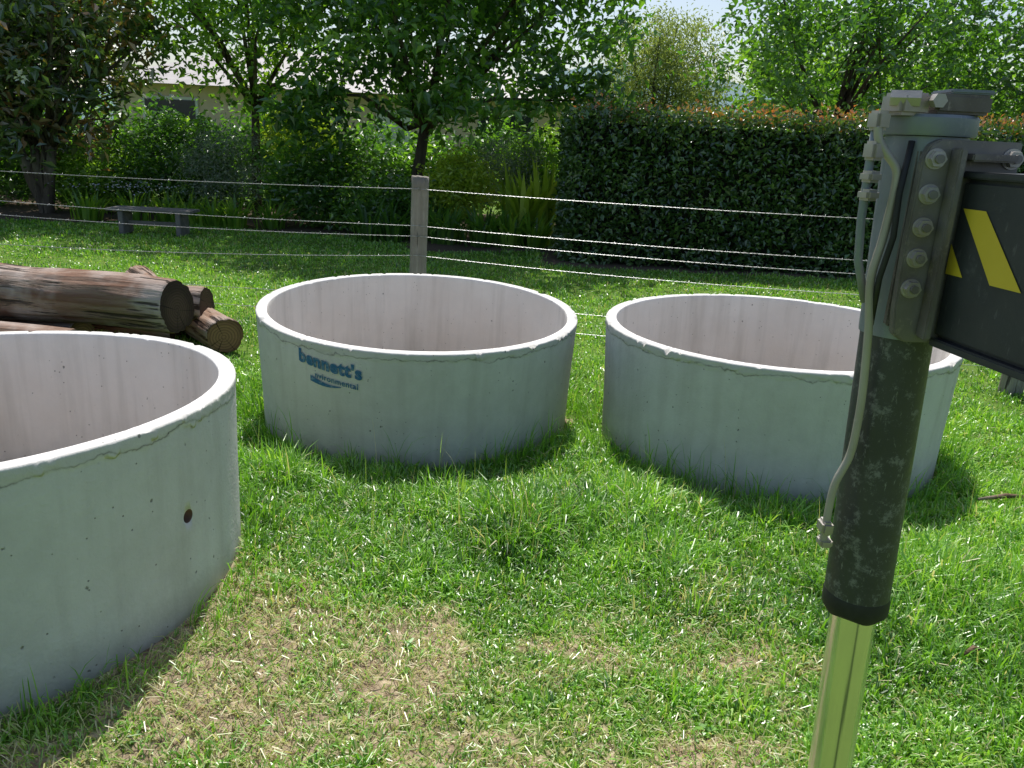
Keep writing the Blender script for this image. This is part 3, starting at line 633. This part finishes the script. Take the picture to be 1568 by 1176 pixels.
rat=[(.4200,.035),(.4235,.020),(.4320,.0078),(.4500,-.012),(.4533,-.033),(.4515,-.07),(.4490,-.0998),(.4436,-.149),(.4520,-.21),(.4590,-.2945),(.4600,-.35),(.4570,-.3872),(.4440,-.4307),(.4420,-.4946),(.4430,-.515)]
Yp=1.158; raw=[Vector((a*Yp,Yp,1.507+b*Yp)) for a,b in rat]; pts=[]
for i in range(len(raw)-1):
    p_=[raw[max(i-1,0)],raw[i],raw[i+1],raw[min(i+2,len(raw)-1)]]
    for q in range(6):
        u=q/6; pts.append(.5*((2*p_[1])+(-p_[0]+p_[2])*u+(2*p_[0]-5*p_[1]+4*p_[2]-p_[3])*u*u+(-p_[0]+3*p_[1]-3*p_[2]+p_[3])*u**3))
pts.append(raw[-1]); M_pipe=mat_metal('painted_pipe',(.46,.43,.38),(.56,.53,.47),.5,.3,.4,60.,(.32,.28,.22))
tube('hydraulic_pipe',pts,.0060,M_pipe,leg,12)
for k,z in enumerate((1.555,1.515,1.48,1.455)): box('pipe_fitting_%d'%k,(.489+.001*k,1.165,z),(.022,.026,.026 if k<2 else .016),M_bolt,leg,bev=.004,rz=.3)
tube('feed_pipe',[(.489,1.17,1.56),(.488,1.17,1.5),(.490,1.17,1.42),(.498,1.175,1.36),(.520,1.18,1.30)],.006,M_gry,leg,10)
box('pipe_clamp',(.512,1.160,.938),(.018,.03,.022),M_bolt,leg,bev=.004); box('pipe_clamp_lower',(.516,1.162,.910),(.020,.024,.014),M_bolt,leg,bev=.003)
tube('hydraulic_hose',[(.535,1.155,1.53),(.527,1.147,1.46),(.529,1.145,1.40),(.522,1.150,1.34),(.526,1.16,1.27)],.0045,M_rub,leg,10)
# ---------------------------------------------------------------- small debris
MBk=mat_wood('bark_chip',(.25,.17,.11),(.12,.08,.05),(.3,.25,.2),axis=0)
ch=[]
for (x,y,L,a) in ((1.45,2.15,.07,.3),(1.52,1.85,.08,-.3),(2.15,3.35,.28,.15)):
    ch.append(tube_mesh([(x,y,.035),(x+L*.5*math.cos(a),y+L*.5*math.sin(a),.05),(x+L*math.cos(a),y+L*math.sin(a),.04)],[.006,.012,.005],6))
merge('bark_debris',ch,MBk)
# ---------------------------------------------------------------- light, world, camera
SE,SAZ=math.radians(60),math.radians(-2)
sd=Vector((math.sin(SAZ)*math.cos(SE),math.cos(SAZ)*math.cos(SE),math.sin(SE)))
L=bpy.data.lights.new('sun','SUN'); L.energy=5.; L.angle=math.radians(.5); L.color=(1,.97,.91)
lo=bpy.data.objects.new('sun',L); COL.objects.link(lo); lo.rotation_mode='QUATERNION'; lo.rotation_quaternion=Vector((0,0,-1)).rotation_difference(-sd)
w=bpy.data.worlds.new('World'); SC.world=w; w.use_nodes=True; nt=w.node_tree; bg=nt.nodes['Background']
sk=nt.nodes.new('ShaderNodeTexSky'); sk.sky_type='NISHITA'; sk.sun_disc=False; sk.sun_elevation=SE; sk.sun_rotation=SAZ; sk.air_density=1.; sk.dust_density=2.
nt.links.new(sk.outputs[0],bg.inputs[0]); bg.inputs[1].default_value=.135
cam=bpy.data.cameras.new('camera'); co=bpy.data.objects.new('camera',cam); COL.objects.link(co); SC.camera=co
cam.sensor_fit='HORIZONTAL'; cam.sensor_width=36; cam.lens=36*1219.1/1568; cam.clip_end=3000; cam.clip_start=.05
th,ro=math.radians(17.05),math.radians(2.71)
co.matrix_world=Matrix.Translation((0,0,1.507))@Matrix.Rotation(math.pi/2-th,4,'X')@Matrix.Rotation(ro,4,'Z')
SC.view_settings.view_transform='Standard'; SC.view_settings.look='None'; SC.view_settings.exposure=0
